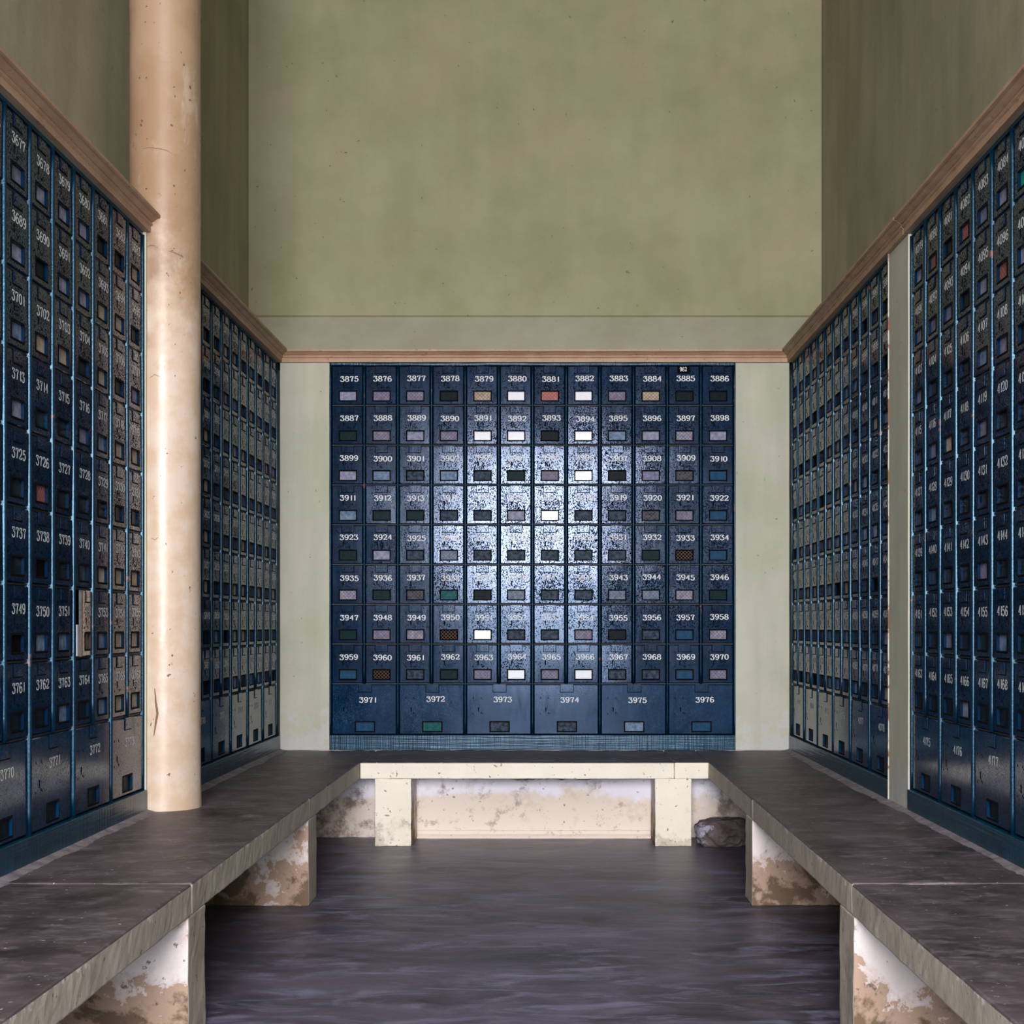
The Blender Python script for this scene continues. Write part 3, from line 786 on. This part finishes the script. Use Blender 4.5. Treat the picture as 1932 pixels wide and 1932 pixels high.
def box_object(bank, spec, x, zc, num, code, mesh_on, label, group, bare=False, ajar=0.0, badge=None, papers=False):
    B = BANKS[bank]
    root = bpy.data.objects.new('post_box', None); COL.objects.link(root); root.empty_display_size = .03
    cx = spec.cw / 2
    root.location = (B['mat'] @ Vector((x + cx, Y0, zc))) * U
    root.rotation_euler.z = B['rot']
    tag(root, label, 'post box', group)
    case = link('case', spec.me_body, root, (-cx * U, 0, 0))
    tx, tz = rng.gauss(0, .35), rng.gauss(0, .35)
    door = link('door', spec.me_bare if bare else spec.me_door, root, (-cx * U, 0, 0), (math.radians(tx), 0, math.radians(tz)))
    # keep the door centred while it leans a little
    ctr = Vector((cx * U, 0, spec.ch / 2 * U))
    if ajar:
        hinge = Vector(((spec.cw - 3) * U, 0, 0)); R = Matrix.Rotation(ajar, 3, 'Z')
        door.rotation_euler = (0, 0, ajar); door.location = Vector((-cx * U, 0, 0)) + hinge - R @ hinge
    else:
        R = door.rotation_euler.to_matrix(); door.location = Vector((-cx * U, 0, 0)) + ctr - R @ ctr
    w = link('window_panel', spec.me_pane[code], door); 
    if code in 'WTRGLVQ': w['label'] = PANES[code][1]
    if mesh_on: link('wire_mesh', spec.me_wire, door)
    link('card_holder', spec.me_cardbare if bare else spec.me_card, door)
    link('keyhole', spec.me_key, door)
    t = text_mesh(num, spec is WIDE).mesh('number', [M['number']])
    n = link('painted_number', t, door, ((spec.numx + rng.uniform(-.8, .8)) * U, -.2 * U, (spec.numz + rng.uniform(-1, 1)) * U), (0, rng.gauss(0, .012), 0))
    n['label'] = 'white painted number ' + str(num)
    if badge:
        p = MB(); p.box(19.5, 42, -1.9, -1.25, 61, 74.5); link('number_plate', p.mesh('number_plate', [M['card_black']]), door)['label'] = 'small black plate reading ' + badge
        g = glyphs(badge, 7.6, 3.3, 4.6, .45, .38).mesh('plate_number', [PANES['W'][0]])
        link('plate_number', g, door, (24.2 * U, -2.0 * U, 64 * U))
    return root

def envelopes(bank, x, zc):
    B = BANKS[bank]; rnd = random.Random(2)
    for k in range(3):
        b = MB(); b.box(-2.6, 2.6, 0, 34, 0, (34, 29, 24)[k]); me = b.mesh('envelope', [PANES['W'][0]])
        o = link('envelope', me, None, (B['mat'] @ Vector((x + 9.0 + k * 6.2, Y0 - 1.6 + .9 * k, zc + 2.0))) * U, (0, 0, B['rot']))
        tag(o, 'bundle of white envelopes inside the ajar box 3752', 'envelope', 'envelopes in the ajar box')

def flat_box(acc, bank, spec, x, zc, num, code, mesh_on, mats):
    T = BANKS[bank]['mat'] @ Matrix.Translation((x, Y0, zc)) @ Matrix.Translation((spec.cw / 2, 0, spec.ch / 2)) @ \
        Matrix.Rotation(math.radians(rng.gauss(0, .35)), 4, 'X') @ Matrix.Rotation(math.radians(rng.gauss(0, .35)), 4, 'Z') @ Matrix.Translation((-spec.cw / 2, 0, -spec.ch / 2))
    def mi(m):
        if m not in mats: mats.append(m)
        return mats.index(m)
    d = MB(); d.add(spec.door); bi = mi(M['black']); di = mi(spec.doormat)
    d.mi = [bi if q == 1 else di for q in d.mi]; acc.add(d, T)
    c = MB(); c.add(spec.card); c.mi = [bi if q == 1 else di for q in c.mi]; acc.add(c, T)
    acc.add(spec.key, T, bi); acc.add(spec.pane, T, mi(PANES[code][0])); acc.add(spec.body, T, mi(M['body']))
    if mesh_on: acc.add(spec.wire, T, mi(M['wire']))
    if num: acc.add(text_mesh(num, spec is WIDE), T @ Matrix.Translation((spec.numx, -.2, spec.numz)), mi(M['number']))

ONE = {'back': range(12), 'left_near': range(4, 12), 'left_far': range(3, 7), 'right_far': range(8, 12), 'right_near': range(0, 7)}
ONEW = {'back': range(6), 'left_near': range(2, 6), 'left_far': range(1, 3), 'right_far': range(4, 6), 'right_near': range(0, 4)}
OFF = {'left_near': range(0, 4), 'right_near': range(7, 12)}
OFFW = {'left_near': range(0, 2), 'right_near': range(4, 6)}
far, far_m, off, off_m = MB(), [], MB(), []
for bank, B in BANKS.items():
    shade = 'blue' if bank == 'back' else 'dark'
    for row in range(8):
        for c in range(12):
            num = B['first'] + row * 12 + c
            code, mesh_on = win_code(bank, row, c)
            x, zc = PITCH * c, cell_z(row)
            if c in ONE[bank]:
                desc = PANES[code][1] if not mesh_on else 'wire-meshed window'
                lab = f"{shade} metal post box {num} with {desc}, {ROWW[row]}, {B['where']}"
                if num == 3752:
                    lab = 'brown-doored post box 3752 standing ajar on the left wall before the column'
                    box_object(bank, SMALL, x, zc, num, code, mesh_on, lab, 'post boxes on the ' + B['where'], bare=True, ajar=math.radians(8.5)); envelopes(bank, x, zc)
                    continue
                if num == 3885: lab = 'blue metal post box 3885 carrying a small black 962 plate, top row, back wall'
                box_object(bank, SMALL, x, zc, num, code, mesh_on, lab, 'post boxes on the ' + B['where'], badge='962' if num == 3885 else None)
            elif c in OFF.get(bank, ()): flat_box(off, bank, SMALL, x, zc, num, code, mesh_on, off_m)
            else: flat_box(far, bank, SMALL, x, zc, num, code, mesh_on, far_m)
    for c in range(6):
        num = B['wide0'] + c; x = PITCH * 2 * c
        code = WWIN[bank][c * 2] if bank in WWIN else 'D'
        if c in ONEW[bank]:
            lab = f"wide {shade} metal post box {num} with {PANES[code][1]}, bottom row, {B['where']}"
            box_object(bank, WIDE, x, BIGZ, num, code, False, lab, 'wide post boxes along the bottom rows')
        elif c in OFFW.get(bank, ()): flat_box(off, bank, WIDE, x, BIGZ, num, code, False, off_m)
        else: flat_box(far, bank, WIDE, x, BIGZ, None if num == 3869 else num, code, False, far_m)
o = link('post_boxes', far.mesh('post_boxes', far_m))
tag(o, 'small dark post boxes deepest on both side walls, next to the back corners', 'post box', kind='stuff')
o = link('post_boxes', off.mesh('post_boxes_front', off_m))
tag(o, 'dark post boxes at the street end of both side walls', 'post box', kind='stuff')
